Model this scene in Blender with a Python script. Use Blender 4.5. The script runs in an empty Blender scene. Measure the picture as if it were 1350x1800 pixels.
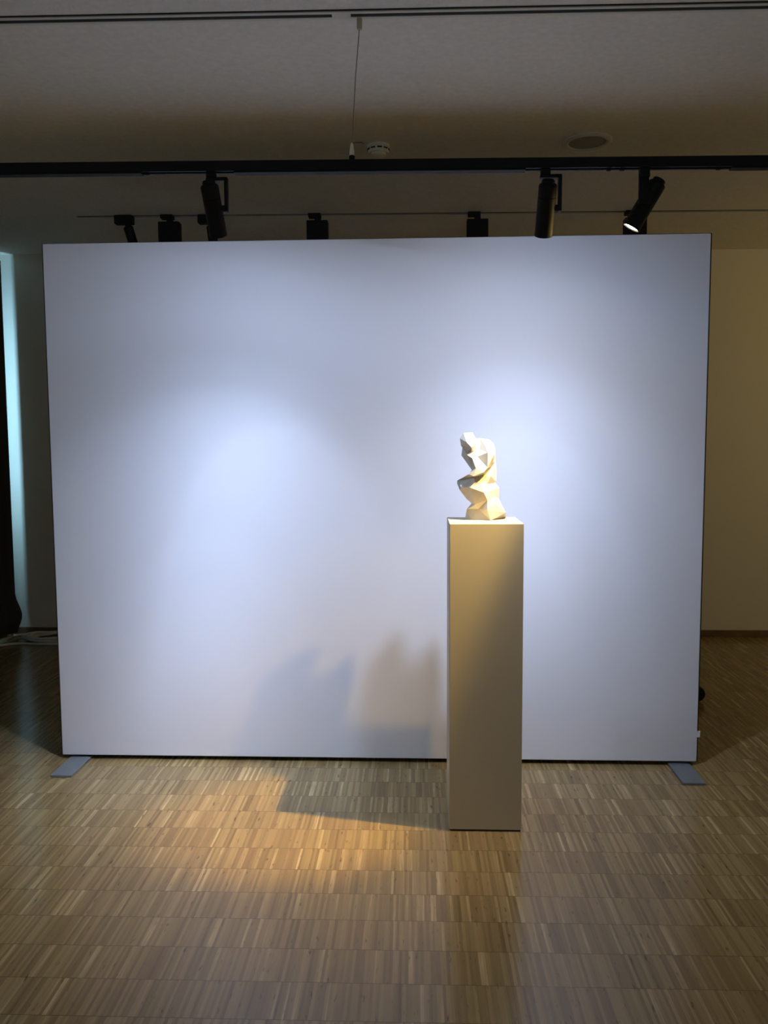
import bpy, bmesh, math, random
from mathutils import Vector, Matrix
random.seed(7)
C = bpy.context.scene.collection
PI = math.pi

# ------------------------------------------------------------------ helpers
def new_obj(name, bm, mat, parent=None, smooth=False, bevel=0.0, seg=2):
    me = bpy.data.meshes.new(name)
    bmesh.ops.recalc_face_normals(bm, faces=bm.faces[:])
    bm.to_mesh(me); bm.free()
    o = bpy.data.objects.new(name, me); C.objects.link(o)
    for m in (mat if isinstance(mat, (list, tuple)) else [mat]):
        me.materials.append(m)
    if smooth:
        for p in me.polygons: p.use_smooth = True
        md = o.modifiers.new('edge_split', 'EDGE_SPLIT'); md.split_angle = math.radians(35)
    if bevel:
        md = o.modifiers.new('bevel', 'BEVEL'); md.width = bevel; md.segments = seg; md.limit_method = 'ANGLE'
    if parent: o.parent = parent
    return o
def tag(o, label, cat, group=None):
    o['label'] = label; o['category'] = cat
    if group: o['group'] = group
    return o
def thing(name, label, cat, loc=(0, 0, 0), rot=(0, 0, 0), group=None):
    o = bpy.data.objects.new(name, None); C.objects.link(o)
    o.empty_display_size = .05
    o.location = loc; o.rotation_euler = rot
    return tag(o, label, cat, group)
def struct(name, bm, mat, **k):
    o = new_obj(name, bm, mat, **k); o['kind'] = 'structure'; return o
def box(bm, x0, x1, y0, y1, z0, z1):
    v = [bm.verts.new(p) for p in ((x0,y0,z0),(x1,y0,z0),(x1,y1,z0),(x0,y1,z0),(x0,y0,z1),(x1,y0,z1),(x1,y1,z1),(x0,y1,z1))]
    for f in ((0,3,2,1),(4,5,6,7),(0,1,5,4),(1,2,6,5),(2,3,7,6),(3,0,4,7)): bm.faces.new([v[i] for i in f])
    return v
def bx(*a):
    bm = bmesh.new(); box(bm, *a); return bm
def lathe(profile, n=40, bm=None, M=None):
    """profile: (r, z) points, revolved about z; r = 0 closes an end"""
    bm = bm or bmesh.new(); rings = []
    for r, z in profile:
        if r <= 1e-6: rings.append([bm.verts.new((0, 0, z))])
        else: rings.append([bm.verts.new((r*math.cos(2*PI*i/n), r*math.sin(2*PI*i/n), z)) for i in range(n)])
    new = [v for r in rings for v in r]
    for a, b in zip(rings, rings[1:]):
        for i in range(n):
            j = (i+1) % n
            if len(a) == 1 and len(b) == 1: continue
            if len(a) == 1: bm.faces.new((a[0], b[i], b[j]))
            elif len(b) == 1: bm.faces.new((a[i], a[j], b[0]))
            else: bm.faces.new((a[i], a[j], b[j], b[i]))
    if M: bmesh.ops.transform(bm, matrix=M, verts=new)
    return bm
def tube(pts, r, n=10, bm=None, closed=False):
    bm = bm or bmesh.new(); pts = [Vector(p) for p in pts]; rings = []
    N = len(pts); up = Vector((0, 0, 1))
    for i, p in enumerate(pts):
        if closed: t = pts[(i+1) % N]-pts[i-1]
        else: t = pts[min(i+1, N-1)]-pts[max(i-1, 0)]
        t.normalize()
        s = t.cross(up)
        if s.length < 1e-3: s = t.cross(Vector((0, 1, 0)))
        s.normalize(); u = s.cross(t)
        rings.append([bm.verts.new(p+r*(math.cos(2*PI*k/n)*s+math.sin(2*PI*k/n)*u)) for k in range(n)])
    pr = list(zip(rings, rings[1:]))
    if closed: pr.append((rings[-1], rings[0]))
    for a, b in pr:
        for k in range(n):
            j = (k+1) % n; bm.faces.new((a[k], a[j], b[j], b[k]))
    if not closed:
        bm.faces.new(rings[0][::-1]); bm.faces.new(rings[-1])
    return bm

# ------------------------------------------------------------------ materials
def mat(name, col=(.8, .8, .8), rough=.5, metal=0., spec=.5, bump=None, var=None, emit=None):
    m = bpy.data.materials.new(name); m.use_nodes = True
    N, L = m.node_tree.nodes, m.node_tree.links
    b = N['Principled BSDF']
    b.inputs['Base Color'].default_value = (*col, 1); b.inputs['Roughness'].default_value = rough
    b.inputs['Metallic'].default_value = metal; b.inputs['Specular IOR Level'].default_value = spec
    tc = N.new('ShaderNodeTexCoord')
    if var:
        sc, amt = var
        n = N.new('ShaderNodeTexNoise'); n.inputs['Scale'].default_value = sc; n.inputs['Detail'].default_value = 6
        L.new(tc.outputs['Object'], n.inputs['Vector'])
        r = N.new('ShaderNodeValToRGB')
        r.color_ramp.elements[0].position = .3; r.color_ramp.elements[1].position = .7
        r.color_ramp.elements[0].color = (*[c*(1-amt) for c in col], 1)
        r.color_ramp.elements[1].color = (*[min(1, c*(1+amt)) for c in col], 1)
        L.new(n.outputs['Fac'], r.inputs['Fac']); L.new(r.outputs['Color'], b.inputs['Base Color'])
    if bump:
        sc, st, di = bump
        n = N.new('ShaderNodeTexNoise'); n.inputs['Scale'].default_value = sc; n.inputs['Detail'].default_value = 5
        L.new(tc.outputs['Object'], n.inputs['Vector'])
        bp = N.new('ShaderNodeBump'); bp.inputs['Strength'].default_value = st; bp.inputs['Distance'].default_value = di
        L.new(n.outputs['Fac'], bp.inputs['Height']); L.new(bp.outputs['Normal'], b.inputs['Normal'])
    if emit:
        b.inputs['Emission Color'].default_value = (*emit[0], 1); b.inputs['Emission Strength'].default_value = emit[1]
    return m

def floor_material():
    m = bpy.data.materials.new('edge_grain_oak_parquet'); m.use_nodes = True
    N, L = m.node_tree.nodes, m.node_tree.links
    b = N['Principled BSDF']
    def math_(op, a=None, c=None, v=None, v0=None):
        n = N.new('ShaderNodeMath'); n.operation = op
        if a is not None: L.new(a, n.inputs[0])
        if v0 is not None: n.inputs[0].default_value = v0
        if c is not None: L.new(c, n.inputs[1])
        if v is not None: n.inputs[1].default_value = v
        return n.outputs[0]
    tc = N.new('ShaderNodeTexCoord')
    mp = N.new('ShaderNodeMapping'); mp.inputs['Rotation'].default_value = (0, 0, math.radians(-.35))
    L.new(tc.outputs['Object'], mp.inputs['Vector'])
    sp = N.new('ShaderNodeSeparateXYZ'); L.new(mp.outputs['Vector'], sp.inputs[0])
    X, Y = sp.outputs[0], sp.outputs[1]
    yr = math_('DIVIDE', math_('ADD', Y, v=1.748+15.22), v=.1522)
    row = math_('FLOOR', yr); fr = math_('FRACT', yr)
    # irregular strips: one-dimensional cells along x, re-seeded in every row
    def cells(width, seed):
        vo = N.new('ShaderNodeTexVoronoi'); vo.voronoi_dimensions = '2D'; vo.inputs['Scale'].default_value = 1; vo.inputs['Randomness'].default_value = .9
        w = math_('ADD', math_('DIVIDE', X, v=width), math_('MULTIPLY', row, v=seed))
        cb = N.new('ShaderNodeCombineXYZ'); L.new(w, cb.inputs[0])
        vo.voronoi_dimensions = '1D'; L.new(w, vo.inputs['W'])
        s = N.new('ShaderNodeSeparateColor'); L.new(vo.outputs['Color'], s.inputs[0])
        return s.outputs
    c1 = cells(.0092, 37.31); c2 = cells(.023, 71.7)
    # fine grain stretched along the strip
    mp2 = N.new('ShaderNodeMapping'); mp2.inputs['Scale'].default_value = (260, 9, 1); L.new(tc.outputs['Object'], mp2.inputs['Vector'])
    gr = N.new('ShaderNodeTexNoise'); gr.inputs['Scale'].default_value = 1; gr.inputs['Detail'].default_value = 4; L.new(mp2.outputs[0], gr.inputs['Vector'])
    mp3 = N.new('ShaderNodeMapping'); mp3.inputs['Scale'].default_value = (75, 16, 1); L.new(tc.outputs['Object'], mp3.inputs['Vector'])
    kn = N.new('ShaderNodeTexNoise'); kn.inputs['Scale'].default_value = 1; kn.inputs['Detail'].default_value = 2; L.new(mp3.outputs[0], kn.inputs['Vector'])
    val = math_('ADD', math_('MULTIPLY', c1[0], v=.55), math_('MULTIPLY', c2[1], v=.20))
    val = math_('ADD', val, math_('MULTIPLY', gr.outputs['Fac'], v=.32))
    rp = N.new('ShaderNodeValToRGB'); e = rp.color_ramp.elements
    e[0].position = .04; e[0].color = (*WOOD[0], 1); e[1].position = .98; e[1].color = (*WOOD[4], 1)
    for p, c in ((.24, WOOD[1]), (.52, WOOD[2]), (.80, WOOD[3])):
        k = e.new(p); k.color = (*c, 1)
    L.new(val, rp.inputs['Fac'])
    # hue drift between strips
    hs = N.new('ShaderNodeHueSaturation'); L.new(rp.outputs['Color'], hs.inputs['Color'])
    L.new(math_('ADD', math_('MULTIPLY', c1[2], v=.014), v=.498), hs.inputs['Hue'])
    # dark knots
    kd = N.new('ShaderNodeValToRGB'); kd.color_ramp.elements[0].position = .64; kd.color_ramp.elements[1].position = .76
    kd.color_ramp.elements[0].color = (1, 1, 1, 1); kd.color_ramp.elements[1].color = (.42, .36, .32, 1); L.new(kn.outputs['Fac'], kd.inputs['Fac'])
    mx = N.new('ShaderNodeMixRGB'); mx.blend_type = 'MULTIPLY'; mx.inputs[0].default_value = 1
    L.new(hs.outputs['Color'], mx.inputs[1]); L.new(kd.outputs['Color'], mx.inputs[2])
    # joint between the rows
    d = math_('ABSOLUTE', math_('SUBTRACT', fr, v=.5))
    jt = math_('GREATER_THAN', d, v=.5-.0075)
    mj = N.new('ShaderNodeMixRGB'); mj.blend_type = 'MULTIPLY'; L.new(math_('MULTIPLY', jt, v=.62), mj.inputs[0])
    L.new(mx.outputs[0], mj.inputs[1]); mj.inputs[2].default_value = (.12, .09, .07, 1)
    L.new(mj.outputs[0], b.inputs['Base Color'])
    b.inputs['Specular IOR Level'].default_value = .5
    L.new(math_('ADD', math_('MULTIPLY', gr.outputs['Fac'], v=.10), v=FLOOR_ROUGH), b.inputs['Roughness'])
    bp = N.new('ShaderNodeBump'); bp.inputs['Strength'].default_value = .12; bp.inputs['Distance'].default_value = .002
    L.new(math_('SUBTRACT', val, jt), bp.inputs['Height']); L.new(bp.outputs[0], b.inputs['Normal'])
    return m

# ------------------------------------------------------------------ tuning values
WOOD = [(.095, .056, .021), (.195, .127, .052), (.250, .168, .071), (.318, .219, .099), (.57, .43, .23)]
FLOOR_ROUGH = .15
EXPOSURE = 0.0
COOL = (.55, .68, 1.0)
WARM = (1.0, .64, .16)
STATUE_V = [[-765,-29,3422],[-411,0,3443],[-282,29,3209],[-89,86,3222],[261,114,3158],[445,114,2987],[506,86,2705],[512,57,2309],[557,29,1942],[545,0,1518],[487,-57,1458],[657,0,1262],[651,0,807],[921,29,263],[987,641,0],[-694,49,0],[-625,29,408],[-429,0,639],[-626,29,803],[-914,-29,1183],[-1002,228,1421],[-990,314,1537],[-575,-570,1822],[-443,-371,1960],[-842,57,2542],[-801,57,2847],[-860,0,2924],[-903,0,3206],[-507,-200,3315],[-660,-428,3050],[-474,-499,2861],[-289,-171,2964],[-468,-285,2663],[-642,-143,2643],[-379,-200,2679],[-117,-57,2794],[93,-342,2885],[155,-584,2659],[-226,-143,2492],[-629,-399,2562],[-444,-484,2438],[-585,-371,2470],[377,-371,2515],[143,-598,2071],[-310,-656,2052],[396,-171,2245],[313,-228,2078],[-21,-684,1900],[-405,-656,1742],[-20,-427,1792],[-366,-484,1712],[300,-342,1731],[17,-456,1743],[-83,-541,1490],[-357,-570,1504],[146,-371,1408],[-859,-171,1299],[-523,-570,1297],[3,-613,1103],[147,-499,804],[-330,-427,628],[198,-427,1119],[460,-171,933],[479,-285,644],[242,-427,776],[-187,-200,426],[-481,-196,0],[289,-415,0],[148,-570,428],[-507,250,3315],[-660,421,3050],[-474,474,2861],[-289,228,2964],[-468,314,2663],[-642,207,2643],[-379,250,2679],[-117,143,2794],[93,356,2885],[155,538,2659],[-226,207,2492],[-629,399,2562],[-444,463,2438],[-585,378,2470],[377,378,2515],[143,549,2071],[-310,592,2052],[396,228,2245],[313,271,2078],[-21,613,1900],[-405,592,1742],[-20,421,1792],[-366,463,1712],[300,356,1731],[17,442,1743],[-83,506,1490],[-357,527,1504],[146,378,1408],[-859,228,1299],[-523,527,1297],[3,560,1103],[147,474,804],[-330,421,628],[198,421,1119],[460,228,933],[479,314,644],[242,421,776],[-187,250,426],[-481,840,0],[289,840,0],[148,527,428]]
STATUE_F = [[0,1,28],[1,2,28],[2,29,28],[29,0,28],[2,31,29],[29,31,30],[2,3,35,31],[0,29,27],[27,29,26],[29,30,26],[26,30,25],[30,33,25],[30,32,33],[32,34,40,41,39],[33,32,39],[30,31,34,32],[31,35,38,34],[34,38,40],[38,44,40],[38,37,43],[38,43,44],[37,42,43],[25,33,39],[25,39,24],[24,39,41],[24,41,23],[41,40,23],[40,44,23],[3,4,36,35],[35,36,37,38],[4,5,36],[5,6,37],[5,37,36],[6,42,37],[6,7,45,42],[42,45,46,43],[7,8,46,45],[23,44,22],[44,48,22],[44,43,47,48],[48,47,49,50],[22,48,50],[22,50,21],[21,50,56],[50,54,56],[21,56,20],[43,46,52],[43,52,47],[46,8,9],[46,9,51],[46,51,52],[47,52,49],[52,51,55,53],[51,9,10],[51,10,55],[49,52,53,54,50],[56,54,57],[54,53,57],[57,53,58],[20,56,19],[56,57,19],[19,57,18],[57,58,60],[57,60,18],[18,60,17],[58,59,60],[53,55,61,58],[58,61,64,59],[55,10,11],[55,11,61],[11,12,62],[11,62,61],[61,62,64],[62,12,63],[62,63,64],[17,60,16],[60,59,65],[60,65,16],[16,65,66],[16,66,15],[59,64,68],[59,68,65],[65,68,67,66],[64,63,68],[63,12,13],[63,13,68],[68,13,67],[13,14,67],[69,1,0],[69,2,1],[69,70,2],[69,0,70],[70,72,2],[71,72,70],[72,76,3,2],[27,70,0],[26,70,27],[26,71,70],[25,71,26],[25,74,71],[74,73,71],[80,82,81,75,73],[80,73,74],[73,75,72,71],[75,79,76,72],[81,79,75],[81,85,79],[84,78,79],[85,84,79],[84,83,78],[80,74,25],[24,80,25],[82,80,24],[23,82,24],[23,81,82],[23,85,81],[76,77,4,3],[79,78,77,76],[77,5,4],[78,6,5],[77,78,5],[78,83,6],[83,86,7,6],[84,87,86,83],[86,87,8,7],[22,85,23],[22,89,85],[89,88,84,85],[91,90,88,89],[91,89,22],[21,91,22],[97,91,21],[97,95,91],[20,97,21],[93,87,84],[88,93,84],[9,8,87],[92,9,87],[93,92,87],[90,93,88],[94,96,92,93],[10,9,92],[96,10,92],[91,95,94,93,90],[98,95,97],[98,94,95],[99,94,98],[19,97,20],[19,98,97],[18,98,19],[101,99,98],[18,101,98],[17,101,18],[101,100,99],[99,102,96,94],[100,105,102,99],[11,10,96],[102,11,96],[103,12,11],[102,103,11],[105,103,102],[104,12,103],[105,104,103],[16,101,17],[106,100,101],[16,106,101],[107,106,16],[15,107,16],[109,105,100],[106,109,100],[107,108,109,106],[109,104,105],[13,12,104],[109,13,104],[108,13,109],[108,14,13],[108,107,15,66,67,14]]
M_floor = floor_material()
M_ceil = mat('ceiling_plaster', (.86, .83, .76), .9, bump=(90, .25, .004), var=(40, .05), spec=.2)
M_wall = mat('wall_paint', (.72, .68, .60), .85, bump=(60, .1, .002), spec=.2)
M_base = mat('oak_baseboard', (.16, .095, .045), .5, var=(12, .2))
M_fabric = mat('stretched_fabric', (.80, .80, .81), .9, spec=.1, bump=(700, .08, .0006))
M_frame = mat('dark_aluminium', (.05, .052, .06), .4, metal=.6)
M_foot = mat('grey_steel', (.20, .225, .235), .45, metal=.35)
M_tag = mat('white_label', (.85, .86, .88), .6)
M_ped = mat('warm_tinted_white_lacquer', (.52, .47, .34), .6, bump=(300, .03, .0005), spec=.3)  # white pedestal; the warm light spill is tinted into its base colour
M_gap = mat('dark_gap', (.04, .035, .03), .8)
M_stat = mat('cream_plaster', (.62, .58, .47), .65, var=(20, .03), spec=.25)
M_black = mat('black_powder_coat', (.006, .006, .007), .6, spec=.25, bump=(500, .05, .0004))
M_black2 = mat('black_plastic', (.008, .008, .009), .65, spec=.25)
M_lens_off = mat('spotlight_lens', (.6, .65, .75), .15)
M_lens_cool = mat('lit_cool_lens', (.9, .9, .9), .2, emit=((.75, .85, 1.0), 12))
M_lens_warm = mat('lit_warm_lens', (.9, .9, .9), .2, emit=((1.0, .88, .62), 40))
M_white = mat('white_plastic', (.88, .84, .70), .5)
M_cream = mat('cream_plastic', (.62, .58, .42), .6)
M_grille = mat('grey_speaker_grille', (.34, .34, .34), .7, bump=(900, .3, .001))
M_rail = mat('white_aluminium_profile', (.72, .70, .62), .5)
M_rail2 = mat('grey_aluminium_profile', (.42, .40, .35), .6)
M_slot = mat('black_slot', (.015, .015, .015), .8)
M_wire = mat('steel_wire', (.30, .29, .26), .5, metal=.4)
M_curtain = mat('dark_curtain_cloth', (.06, .056, .05), .95, spec=.1, bump=(250, .2, .002))
M_cable = mat('grey_rubber_cable', (.72, .71, .66), .6)
M_winframe = mat('window_frame_paint', (.75, .75, .73), .5)

# ------------------------------------------------------------------ the room
XL, XR, YF, YB = -3.3, 4.6, -6.2, 2.574
def zc(x): return 2.935-.0076*x
struct('floor', bx(XL-.2, XR+.2, YF-.2, YB+.2, -.12, 0), M_floor)
bm = bmesh.new()
v = box(bm, XL-.2, XR+.2, YF-.2, YB+.2, 0, 3.02)
for i, q in enumerate(v):
    if i < 4: q.co.z = zc(q.co.x)
struct('ceiling', bm, M_ceil)
struct('wall_back', bx(XL-.2, XR+.2, YB, YB+.15, 0, 3.0), M_wall)
FX0, FX1, FZ0, FZ1 = -2.2, 3.0, .8, 2.65  # opening added in the unseen front wall to let the fill light in
bm = bmesh.new()
box(bm, XL-.2, FX0, YF-.15, YF, 0, 3.0); box(bm, FX1, XR+.2, YF-.15, YF, 0, 3.0)
box(bm, FX0, FX1, YF-.15, YF, 0, FZ0); box(bm, FX0, FX1, YF-.15, YF, FZ1, 3.0)
struct('wall_front', bm, M_wall)
bm = bmesh.new(); f = .06
box(bm, FX0, FX1, YF-.10, YF-.04, FZ0, FZ0+f); box(bm, FX0, FX1, YF-.10, YF-.04, FZ1-f, FZ1)
for q in range(4):
    xx = FX0+(FX1-FX0-f)*q/3
    box(bm, xx, xx+f, YF-.10, YF-.04, FZ0+f, FZ1-f)
struct('fill_opening_frame', bm, M_winframe)  # unseen frame, added around the opening for the fill light
struct('wall_right', bx(XR, XR+.15, YF, YB, 0, 3.0), M_wall)
WY0, WY1, WZ0, WZ1 = .85, 2.05, 1.15, 2.40
bm = bmesh.new()
box(bm, XL-.2, XL, YF, WY0, 0, 3.0); box(bm, XL-.2, XL, WY1, YB, 0, 3.0)
box(bm, XL-.2, XL, WY0, WY1, 0, WZ0); box(bm, XL-.2, XL, WY0, WY1, WZ1, 3.0)
struct('wall_left', bm, M_wall)
bm = bmesh.new(); f = .05
box(bm, XL-.14, XL-.08, WY0, WY0+f, WZ0, WZ1); box(bm, XL-.14, XL-.08, WY1-f, WY1, WZ0, WZ1)
box(bm, XL-.14, XL-.08, WY0+f, WY1-f, WZ0, WZ0+f); box(bm, XL-.14, XL-.08, WY0+f, WY1-f, WZ1-f, WZ1)
struct('window_1', bm, M_winframe)
struct('baseboard_back', bx(XL, XR, YB-.016, YB, 0, .052), M_base, bevel=.003)

# ------------------------------------------------------------------ the white display wall
t = thing('display_wall', 'large freestanding white fabric panel standing behind the pedestal', 'partition', (0, 0, 0))
ZB, ZT = .020, 2.416
new_obj('fabric_panel', bx(-1.5, 1.5, 0, .012, ZB, ZT), M_fabric, t, bevel=.003)
bm = bmesh.new()
box(bm, -1.508, -1.468, .0125, .1, ZB-.004, ZT+.004); box(bm, 1.468, 1.508, .0125, .1, ZB-.004, ZT+.004)
box(bm, -1.468, 1.468, .0125, .1, ZB-.004, ZB+.036); box(bm, -1.468, 1.468, .0125, .1, ZT-.036, ZT+.004)
fr = new_obj('frame', bm, M_frame, t); fr['label'] = 'thin dark aluminium frame'
new_obj('back_panel', bx(-1.468, 1.468, .086, .098, ZB+.036, ZT-.036), M_fabric, t)
for x in (-1.412, 1.419):
    o = new_obj('foot', bx(x-.049, x+.049, -.22, .40, 0, .010), M_foot, t, bevel=.0015); o['label'] = 'flat grey metal foot plate'
o = new_obj('tag', bx(1.4985, 1.5115, -.004, .006, .137, .165), M_tag, t, bevel=.001); o['label'] = 'small white tag on the right edge'

# ------------------------------------------------------------------ pedestal and statuette
t = thing('pedestal', 'tall slim white square pedestal carrying the faceted statuette', 'pedestal', (.467, -.541, 0), (0, 0, math.radians(.15)))
w = .139
new_obj('column', bx(-w, w, -w, w, .007, 1.2), M_ped, t, bevel=.0015)
new_obj('plinth', bx(-w+.004, w-.004, -w+.004, w-.004, 0, .007), M_gap, t)['label'] = 'dark shadow gap at the bottom'
bm = bmesh.new()
vs = [bm.verts.new((a/1e4, b/1e4, c/1e4)) for a, b, c in STATUE_V]
for f in STATUE_F: bm.faces.new([vs[i] for i in f])
o = new_obj('statuette', bm, M_stat)
o.location = (.465, -.50, 1.2)
tag(o, 'small cream faceted statuette of a seated figure, chin on hand, on the pedestal', 'sculpture')

# ------------------------------------------------------------------ black lighting track hung in front
TY, TZ = -.875, 2.447
tilt = math.radians(.55)
t = thing('lighting_track', 'long black lighting track hanging under the ceiling in front of the white panel', 'light track', (.1, TY, TZ), (0, tilt, 0))
bm = bmesh.new()
prof = [(-.018, -.016), (-.018, .018), (.018, .018), (.018, -.016), (.008, -.016), (.008, .002), (-.008, .002), (-.008, -.016)]
r0 = [bm.verts.new((-2.6, y, z)) for y, z in prof]; r1 = [bm.verts.new((3.2, y, z)) for y, z in prof]
for i in range(8): bm.faces.new((r0[i], r0[(i+1) % 8], r1[(i+1) % 8], r1[i]))
bm.faces.new(r0); bm.faces.new(r1[::-1])
new_obj('rail', bm, M_black, t)
for a, b in ((-2.6, -.84), (-.52, .475), (1.16, 3.2)):
    new_obj('cover_strip', bx(a, b, -.0165, .0165, -.0215, -.0163), M_black2, t, bevel=.001)
for x in (-.825, .755, .80, 1.12):
    new_obj('locking_tab', bx(x-.008, x+.008, -.006, .006, -.023, -.010), M_black2, t, bevel=.002)
sx = -.114
g = new_obj('suspension_clip', lathe([(0, .016), (.010, .016), (.010, .034), (.007, .036), (0, .036)], 20), M_black, t, smooth=True); g.location = (sx, 0, 0)
g2 = new_obj('cable_gripper', lathe([(0, .036), (.0085, .036), (.0085, .046), (.005, .074), (.002, .078), (0, .078)], 20), M_white, t, smooth=True)
g2.location = (sx, 0, 0); g2['label'] = 'white cone shaped cable gripper'
new_obj('suspension_wire', tube([(sx, 0, .07), (sx+.012, 0, .30), (sx+.025, 0, .455)], .0016, 8), M_wire, t)['label'] = 'thin grey hanging wire'
new_obj('wire_end', tube([(sx, 0, .076), (sx+.012, 0, .079), (sx+.034, 0, .079), (sx+.040, 0, .074)], .0012, 6), M_black2, t)
pl = new_obj('ceiling_plug', bx(sx+.016, sx+.034, -.007, .007, .446, .4925), M_cream, t, bevel=.003); pl['label'] = 'cream plastic plug where the wire meets the ceiling'

def aim_matrix(d, side):
    d = Vector(d).normalized(); x = (Vector(side)-Vector(side).dot(d)*d).normalized(); y = d.cross(x)
    return Matrix((x, y, d)).transposed()
def track_spot(label, x, body, direction, side, lens_mat, length, lit):
    """body: centre of the housing; side: unit vector from the housing towards its bracket"""
    zt = TZ-math.sin(tilt)*(x-.1)-.016
    t = thing('track_spotlight', label, 'spotlight', (x, TY, zt), (0, 0, 0), 'spotlights on the front track')
    L = lambda p: Vector(p)-Vector((x, TY, zt))
    b = L(body); s = Vector(side)
    new_obj('adapter', bx(-.016, .016, -.014, .014, -.018, -.0005), M_black, t, bevel=.002)
    arm_at = b+s*.046
    bm = bmesh.new()
    # L-shaped bracket: top bar from the adapter, then a drop to the pivot
    za = -.024
    if abs(s.x) > abs(s.y):
        xs = sorted((-.018*math.copysign(1, arm_at.x), arm_at.x+.006*math.copysign(1, arm_at.x)))
        box(bm, xs[0], xs[1], -.011, .011, za-.006, za+.006)
        box(bm, arm_at.x-.006, arm_at.x+.006, -.011, .011, b.z-.012, za+.006)
    else:
        ys = sorted((-.014*math.copysign(1, arm_at.y), arm_at.y+.006*math.copysign(1, arm_at.y)))
        box(bm, -.013, .017, ys[0], ys[1], za-.006, za+.006)
        box(bm, -.017, .017, arm_at.y-.006, arm_at.y+.006, b.z-.012, za+.006)
    new_obj('bracket', bm, M_black, t, bevel=.0025)
    kb = lathe([(0, 0), (.011, 0), (.011, .022), (0, .022)], 20, M=(s.to_track_quat('Z', 'Y').to_matrix().to_4x4()))
    k = new_obj('pivot_knob', kb, M_black2, t, smooth=True); k.location = b+s*.022
    R = aim_matrix(direction, side).to_4x4(); R.translation = b
    h = length/2; r = .0305
    hb = lathe([(0, -h), (.019, -h), (.022, -h+.004), (.022, -h+.010), (.029, -h+.016), (r, -h+.020), (r, -h+.052), (.029, -h+.053), (.029, -h+.055), (r, -h+.056), (r, h-.012), (r+.0005, h-.011), (r+.0005, h), (.0275, h), (.0265, h-.016), (0, h-.016)], 48, M=None)
    ho = new_obj('housing', hb, M_black, t, smooth=True); ho.matrix_local = R
    ln = new_obj('lens', lathe([(0, h-.0005), (.015, h-.0015), (.0262, h-.005), (.0262, h-.0155), (0, h-.0155)], 40), lens_mat, ho, smooth=True)
    ln['label'] = lit
    return Vector(body)+Vector(direction).normalized()*(h+.004)

dl, dr, dw = (.037, .53, -.85), (0, .53, -.85), (-.492, .146, -.86)
lens_l = track_spot('black cylinder spotlight on the front track, leftmost of the three, pointing at the panel', -.500, (-.495, TY, 2.315), dl, (1, 0, 0), M_lens_cool, .186, 'cool white lit lens')
lens_r = track_spot('black cylinder spotlight on the front track above the pedestal, pointing straight down the panel', .643, (.646, TY, 2.298), dr, (1, 0, 0), M_lens_cool, .186, 'cool white lit lens')
lens_w = track_spot('black cylinder spotlight tilted to the left with its bright warm lens showing', .974, (.993, TY+.050, 2.321), dw, (0, -1, 0), M_lens_warm, .180, 'bright warm lit lens')

# ------------------------------------------------------------------ recessed rails in the ceiling
def recessed(label, y, x0, x1, gaps, w, pm):
    t = thing('recessed_ceiling_track', label, 'ceiling track', (0, y, 2.935), (0, math.radians(.4355), 0), 'tracks set into the ceiling')
    bm = bmesh.new()
    box(bm, x0, x1, -w, -w*.45, -.006, .004); box(bm, x0, x1, w*.45, w, -.006, .004); box(bm, x0, x1, -w*.45, w*.45, -.0005, .004)
    new_obj('profile', bm, pm, t)
    new_obj('edge_groove', bx(x0, x1, -w-.005, -w-.0005, -.003, .002), M_slot, t)
    a = x0
    for g0, g1 in gaps+[(x1, x1)]:
        new_obj('slot', bx(a, g0, -w*.44, w*.44, -.004, -.001), M_slot, t)['label'] = 'dark open slot'
        if g1 > g0: new_obj('blank_cover', bx(g0, g1, -w*.44, w*.44, -.006, -.001), M_rail, t)
        a = g1
    return t
recessed('pale recessed ceiling track with a dark slot, running along the top edge of the photo', -.898, -3.2, 4.5, [(-.075, -.012)], .024, M_rail)
t = recessed('thin pale recessed ceiling track behind the white panel, holding the rear spotlights', 1.532, -1.96, 4.5, [], .007, M_rail2)

# rear fittings on that track
RY = 1.50
def rear_box(label, x, group='square floodlights on the rear ceiling track'):
    z0 = zc(x)-.006
    t = thing('box_floodlight', label, 'spotlight', (x, RY, z0), (0, 0, 0), group)
    new_obj('adapter', bx(-.058, .020, -.012, .045, -.019, .004), M_black, t, bevel=.002)
    new_obj('stem', bx(-.018, .020, -.012, .016, -.046, -.0185), M_black, t, bevel=.003)
    new_obj('housing', bx(-.066, .066, -.035, .035, -.185, -.0455), M_black, t, bevel=.004)
    bb = new_obj('front_glass', bx(-.056, .056, .0345, .0375, -.175, -.056), M_lens_off, t)
    return t
DAYW, RIGHTW, AMBW = 140, 8.5, 6
AMBC = (1.0, .99, .86)
P_LEFT = [(0, 4.1), (8, 3.45), (14, 2.4), (20, 1.66), (26, 1.24), (32, .92), (38, .64), (44, .40), (52, .30), (62, .29), (75, .23), (90, .07)]
P_RIGHT = [(0, 2.1), (8, 1.8), (14, 1.40), (20, 1.12), (26, .90), (32, .74), (38, .55), (44, .40), (52, .34), (62, .29), (75, .19), (90, .05)]
P_WARM = [(0, 1), (6, 1), (8, .88), (10, .58), (12, .30), (14, .21), (18, .155), (22, .10), (28, .05), (45, .015), (70, .005), (90, 0)]
LIGHTS = [
 ('cool_left_beam', lens_l, (-.171, .296, -.94), COOL, 1.0, P_LEFT, .025),
 ('cool_right_beam', lens_r, (.01, .44, -.90), COOL, 1.0, P_RIGHT, .03),
 ('warm_beam', lens_w, (-.484, .072, -.872), WARM, 6.0, P_WARM, .018),
]
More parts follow.
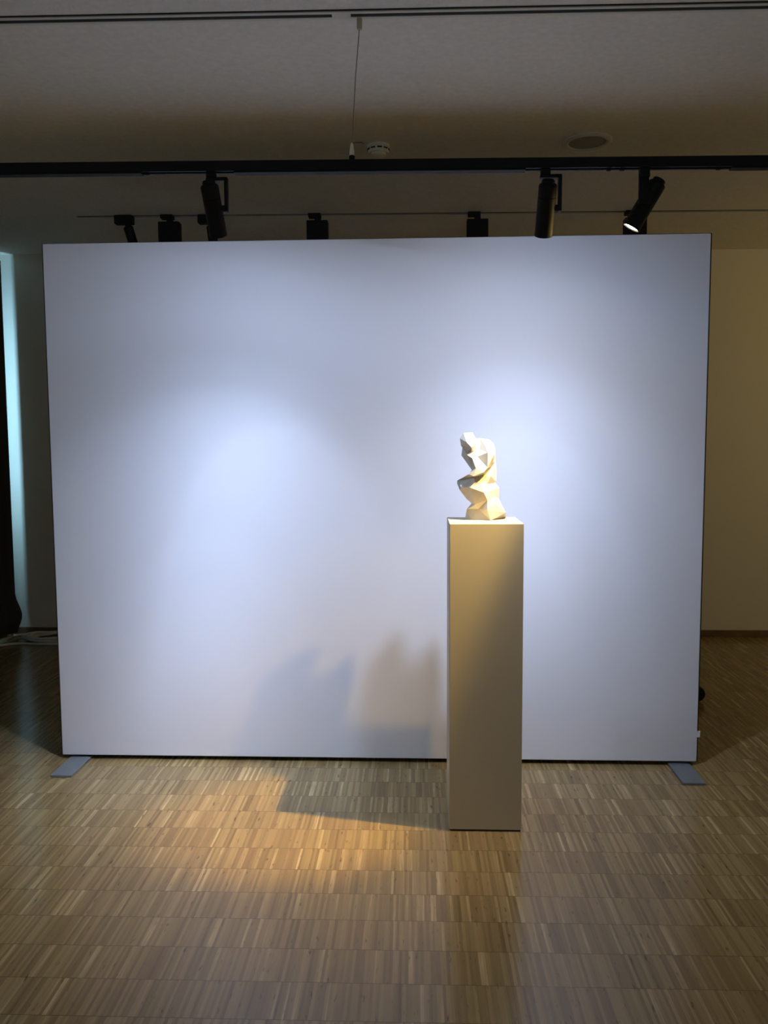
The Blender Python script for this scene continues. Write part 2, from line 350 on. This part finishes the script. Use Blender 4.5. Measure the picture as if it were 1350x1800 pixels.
def rear_cyl(label, x, lean):
    z0 = zc(x)-.006
    t = thing('cylinder_spotlight', label, 'spotlight', (x, RY, z0), (0, 0, 0), 'small cylinder spotlights on the rear ceiling track')
    new_obj('adapter', bx(-.058, .058, -.012, .045, -.050, .004), M_black, t, bevel=.005)
    new_obj('joint', lathe([(0, -.062), (.018, -.062), (.020, -.056), (.020, -.049), (0, -.049)], 24), M_black2, t, smooth=True).location = (.024, .015, 0)
    h = new_obj('housing', lathe([(0, 0), (.022, 0), (.030, -.008), (.030, -.170), (.026, -.170), (.025, -.160), (0, -.160)], 36), M_black, t, smooth=True)
    h.location = (.022, .015, -.060); h.rotation_euler = (math.radians(18), -lean, 0)
    new_obj('lens', lathe([(0, -.158), (.024, -.158), (.024, -.1595), (0, -.1595)], 32), M_lens_off, h)
    return t
rear_cyl('small black cylinder spotlight behind the panel, leftmost of the rear fittings', -1.652, .20)
rear_cyl('small black cylinder spotlight behind the panel, partly hidden by the leftmost front spotlight', -1.119, .05)
rear_box('square black floodlight behind the panel, between the two small rear cylinder spotlights', -1.356)
rear_box('square black floodlight behind the panel, left of its centre and standing alone', -.419)
rear_box('square black floodlight behind the panel, right of its centre above the pedestal', .578)
rear_box('square black floodlight behind the panel, mostly hidden by the tilted warm front spotlight', 1.546)

# ------------------------------------------------------------------ other ceiling fittings
t = thing('smoke_detector', 'small round white smoke detector on the ceiling above the lighting track', 'smoke detector', (.020, .336, zc(.02)), (PI, 0, 0))
new_obj('base', lathe([(0, 0), (.055, 0), (.055, .010), (.052, .012), (0, .012)], 44), M_white, t, smooth=True)
new_obj('cover', lathe([(0, .0125), (.050, .0125), (.052, .030), (.047, .036), (.047, .0365), (.036, .0365), (.036, .046), (.028, .052), (0, .053)], 44), M_white, t, smooth=True)
bm = bmesh.new()
for k in range(10):
    a = 2*PI*(k+.25)/10; Mx = Matrix.Rotation(a, 4, 'Z')
    vs = box(bm, .0475, .0535, -.011, .011, .0185, .0245)
    bmesh.ops.transform(bm, matrix=Mx, verts=vs)
new_obj('vent_slots', bm, M_slot, t)['label'] = 'dark vent slots'
t = thing('ceiling_speaker', 'large round grey ceiling speaker set flush above the right half of the track', 'speaker', (1.015, .312, zc(1.015)), (PI, math.radians(-.4355), 0))
new_obj('rim', lathe([(.088, 0), (.116, 0), (.116, .004), (.108, .010), (.094, .012), (.088, .009), (.088, 0)], 64), M_rail, t, smooth=True)['label'] = 'pale raised rim'
new_obj('grille', lathe([(0, .003), (.0878, .003), (.0878, .006), (.06, .0085), (0, .0095)], 64), M_grille, t, smooth=True)['label'] = 'grey perforated grille'

# ------------------------------------------------------------------ left rear corner: curtain and cables
bm = bmesh.new()
NY, NZ = 70, 44
y0, y1 = .55, 2.478
def curtain_x(y, z, side):
    fold = .028*math.sin((y1-y)*2*PI/.17+.9)+.010*math.sin((y1-y)*2*PI/.071)
    b = max(0, 1-abs(z-.17)/.17); b = b*b*(3-2*b)
    end = max(0, min(1, (y-(y1-.35))/.35))
    x = -2.975+fold*.8+.050*b*end
    return x+(.006 if side else -.006)
grid = {}
for s in (0, 1):
    for i in range(NY+1):
        y = y0+(y1-y0)*i/NY
        for j in range(NZ+1):
            z = .035+2.855*(j/NZ)**1.5
            grid[s, i, j] = bm.verts.new((curtain_x(y, z, s), y, z))
for i in range(NY):
    for j in range(NZ):
        for s in (0, 1): bm.faces.new([grid[s, a, b] for a, b in ((i, j), (i+1, j), (i+1, j+1), (i, j+1))])
for j in range(NZ):
    for i in (0, NY): bm.faces.new([grid[0, i, j], grid[0, i, j+1], grid[1, i, j+1], grid[1, i, j]])
for i in range(NY):
    for j in (0, NZ): bm.faces.new([grid[0, i, j], grid[0, i+1, j], grid[1, i+1, j], grid[1, i, j]])
tag(new_obj('curtain', bm, M_curtain, smooth=True), 'dark floor length curtain at the left edge with a bright daylight strip beside it', 'curtain')

def loop_pts(cx, cy, rx, ry, z, ph, n=60, turns=1.0, wob=.05):
    pts = []
    N = int(n*turns)
    for i in range(N+1):
        a = ph+2*PI*turns*i/N
        k = 1+wob*math.sin(2.3*a+ph)
        pts.append((cx+rx*k*math.cos(a), cy+ry*k*math.sin(a), z+.006*math.sin(3.1*a+ph)+.004*i/n))
    return pts
rc = .0105
bm = bmesh.new()
tube(loop_pts(-2.60, 2.37, .21, .115, rc+.008, 2.4, turns=5.3, wob=.16), rc, 8, bm)
tag(new_obj('cable_coil', bm, M_cable, smooth=True), 'loose coil of grey cable lying on the floor beside the left edge of the panel', 'cable')
def cable(label, pts):
    P = [Vector(p) for p in pts]; out = []
    for i in range(len(P)-1):
        p0, p1, p2, p3 = P[max(i-1, 0)], P[i], P[i+1], P[min(i+2, len(P)-1)]
        for k in range(8):
            u = k/8
            out.append(.5*((2*p1)+(p2-p0)*u+(2*p0-5*p1+4*p2-p3)*u*u+(3*p1-p0-3*p2+p3)*u**3))
    out.append(P[-1])
    tag(new_obj('cable', tube(out, .009, 8), M_cable, smooth=True), label, 'cable', 'loose cables on the floor by the curtain')
cable('grey cable on the floor running from the curtain towards the camera below the coil', [(-3.02, 1.98, .010), (-2.90, 2.14, .010), (-2.80, 2.20, .010), (-2.62, 2.19, .010), (-2.40, 2.20, .010), (-2.15, 2.26, .010)])
cable('grey cable on the floor just behind the coil along the back wall', [(-2.97, 2.46, .010), (-2.82, 2.535, .010), (-2.6, 2.535, .010), (-2.35, 2.525, .010), (-2.0, 2.53, .010)])

# ------------------------------------------------------------------ dark round thing behind the right edge
t = thing('round_canister', 'small round black object on the floor peeking out behind the right edge of the panel', 'canister', (1.822, 1.03, .045))
new_obj('shell', lathe([(0, -.085), (.030, -.085), (.041, -.078), (.044, -.066), (.044, .066), (.041, .078), (.030, .085), (0, .085)], 40, M=Matrix.Rotation(PI/2, 4, 'X')), M_black2, t, smooth=True)
new_obj('cap', lathe([(0, 0), (.020, 0), (.022, .004), (.020, .008), (0, .008)], 32, M=Matrix.Translation((0, -.0855, 0)) @ Matrix.Rotation(PI/2, 4, 'X')), M_black, t, smooth=True)

# ------------------------------------------------------------------ light
def spot(name, loc, direction, col, watt, size, blend, radius):
    l = bpy.data.lights.new(name, 'SPOT'); l.color = col; l.energy = watt
    l.spot_size = math.radians(size); l.spot_blend = blend; l.shadow_soft_size = radius
    o = bpy.data.objects.new(name, l); C.objects.link(o); o.location = loc
    o.rotation_euler = Vector(direction).to_track_quat('-Z', 'Y').to_euler()
    return o
def area(name, loc, direction, col, watt, sx, sy):
    l = bpy.data.lights.new(name, 'AREA'); l.shape = 'RECTANGLE'; l.size = sx; l.size_y = sy; l.color = col; l.energy = watt
    o = bpy.data.objects.new(name, l); C.objects.link(o); o.location = loc
    o.rotation_euler = Vector(direction).to_track_quat('-Z', 'Y').to_euler()
    return o
def lamp(name, loc, direction, col, strength, profile, radius):
    """a real luminaire: a small source with a measured style beam profile (angle from the axis -> candela)"""
    txt = bpy.data.texts.new(name+'_beam')
    A = list(range(0, 91, 2)); V = []
    for a in A:
        for (a0, v0), (a1, v1) in zip(profile, profile[1:]):
            if a0 <= a <= a1:
                q = (a-a0)/(a1-a0); V.append(v0+(v1-v0)*q); break
    txt.write('IESNA:LM-63-2002\nTILT=NONE\n1 1000 1 %d 1 1 2 0 0 0\n1 1 0\n%s\n0\n%s\n' % (len(A), ' '.join(map(str, A)), ' '.join('%.3f' % (v*1000) for v in V)))
    l = bpy.data.lights.new(name, 'POINT'); l.color = col; l.energy = 1; l.shadow_soft_size = radius; l.use_nodes = True
    N, L = l.node_tree.nodes, l.node_tree.links
    ie = N.new('ShaderNodeTexIES'); ie.mode = 'INTERNAL'; ie.ies = txt; ie.inputs['Strength'].default_value = strength
    L.new(ie.outputs[0], N['Emission'].inputs['Strength'])
    o = bpy.data.objects.new(name, l); C.objects.link(o); o.location = loc
    o.rotation_euler = Vector(direction).to_track_quat('-Z', 'Y').to_euler()
    return o
for s_ in LIGHTS:
    lamp(*s_)
area('window_daylight', (XL-.3, (WY0+WY1)/2, (WZ0+WZ1)/2), (1, 0, 0), (.36, .72, 1.0), DAYW, 1.15, 1.2)
area('right_room_lamp', (4.3, .2, 2.3), (-.35, 1, -.15), (1.0, .74, .26), RIGHTW, .4, .4)
area('added_front_fill', ((FX0+FX1)/2, YF-.4, (FZ0+FZ1)/2), (0, 1, 0), AMBC, AMBW, FX1-FX0, FZ1-FZ0)  # added soft fill from behind the camera, not a known window
w = bpy.data.worlds.new('daylight'); bpy.context.scene.world = w; w.use_nodes = True
w.node_tree.nodes['Background'].inputs[0].default_value = (.55, .75, 1, 1); w.node_tree.nodes['Background'].inputs[1].default_value = .3

# ------------------------------------------------------------------ camera
cd = bpy.data.cameras.new('camera'); cam = bpy.data.objects.new('camera', cd); C.objects.link(cam)
r = Vector((0.9990935194648424, 0.04222783812205532, -0.005380432221671655)); u = Vector((0.0017668217269060072, 0.08514911642371005, 0.9963666525497764)); fwd = Vector((-0.04253254876373909, 0.9954729718379093, -0.08499732134521176))
Mc = Matrix((r, u, -fwd)).transposed().to_4x4(); Mc.translation = (0.2132, -3.7764, 1.5098)
cam.matrix_world = Mc
cd.sensor_fit = 'VERTICAL'; cd.sensor_height = 24; cd.lens = 1448.78*24/1800; cd.clip_start = .05; cd.clip_end = 50
sc = bpy.context.scene; sc.camera = cam
sc.view_settings.view_transform = 'Standard'; sc.view_settings.look = 'None'
sc.view_settings.exposure = EXPOSURE; sc.view_settings.gamma = 1; sc.view_settings.use_curve_mapping = False
sc.cycles.max_bounces = 10; sc.cycles.diffuse_bounces = 6; sc.cycles.caustics_reflective = False; sc.cycles.caustics_refractive = False
sc.cycles.use_denoising = True
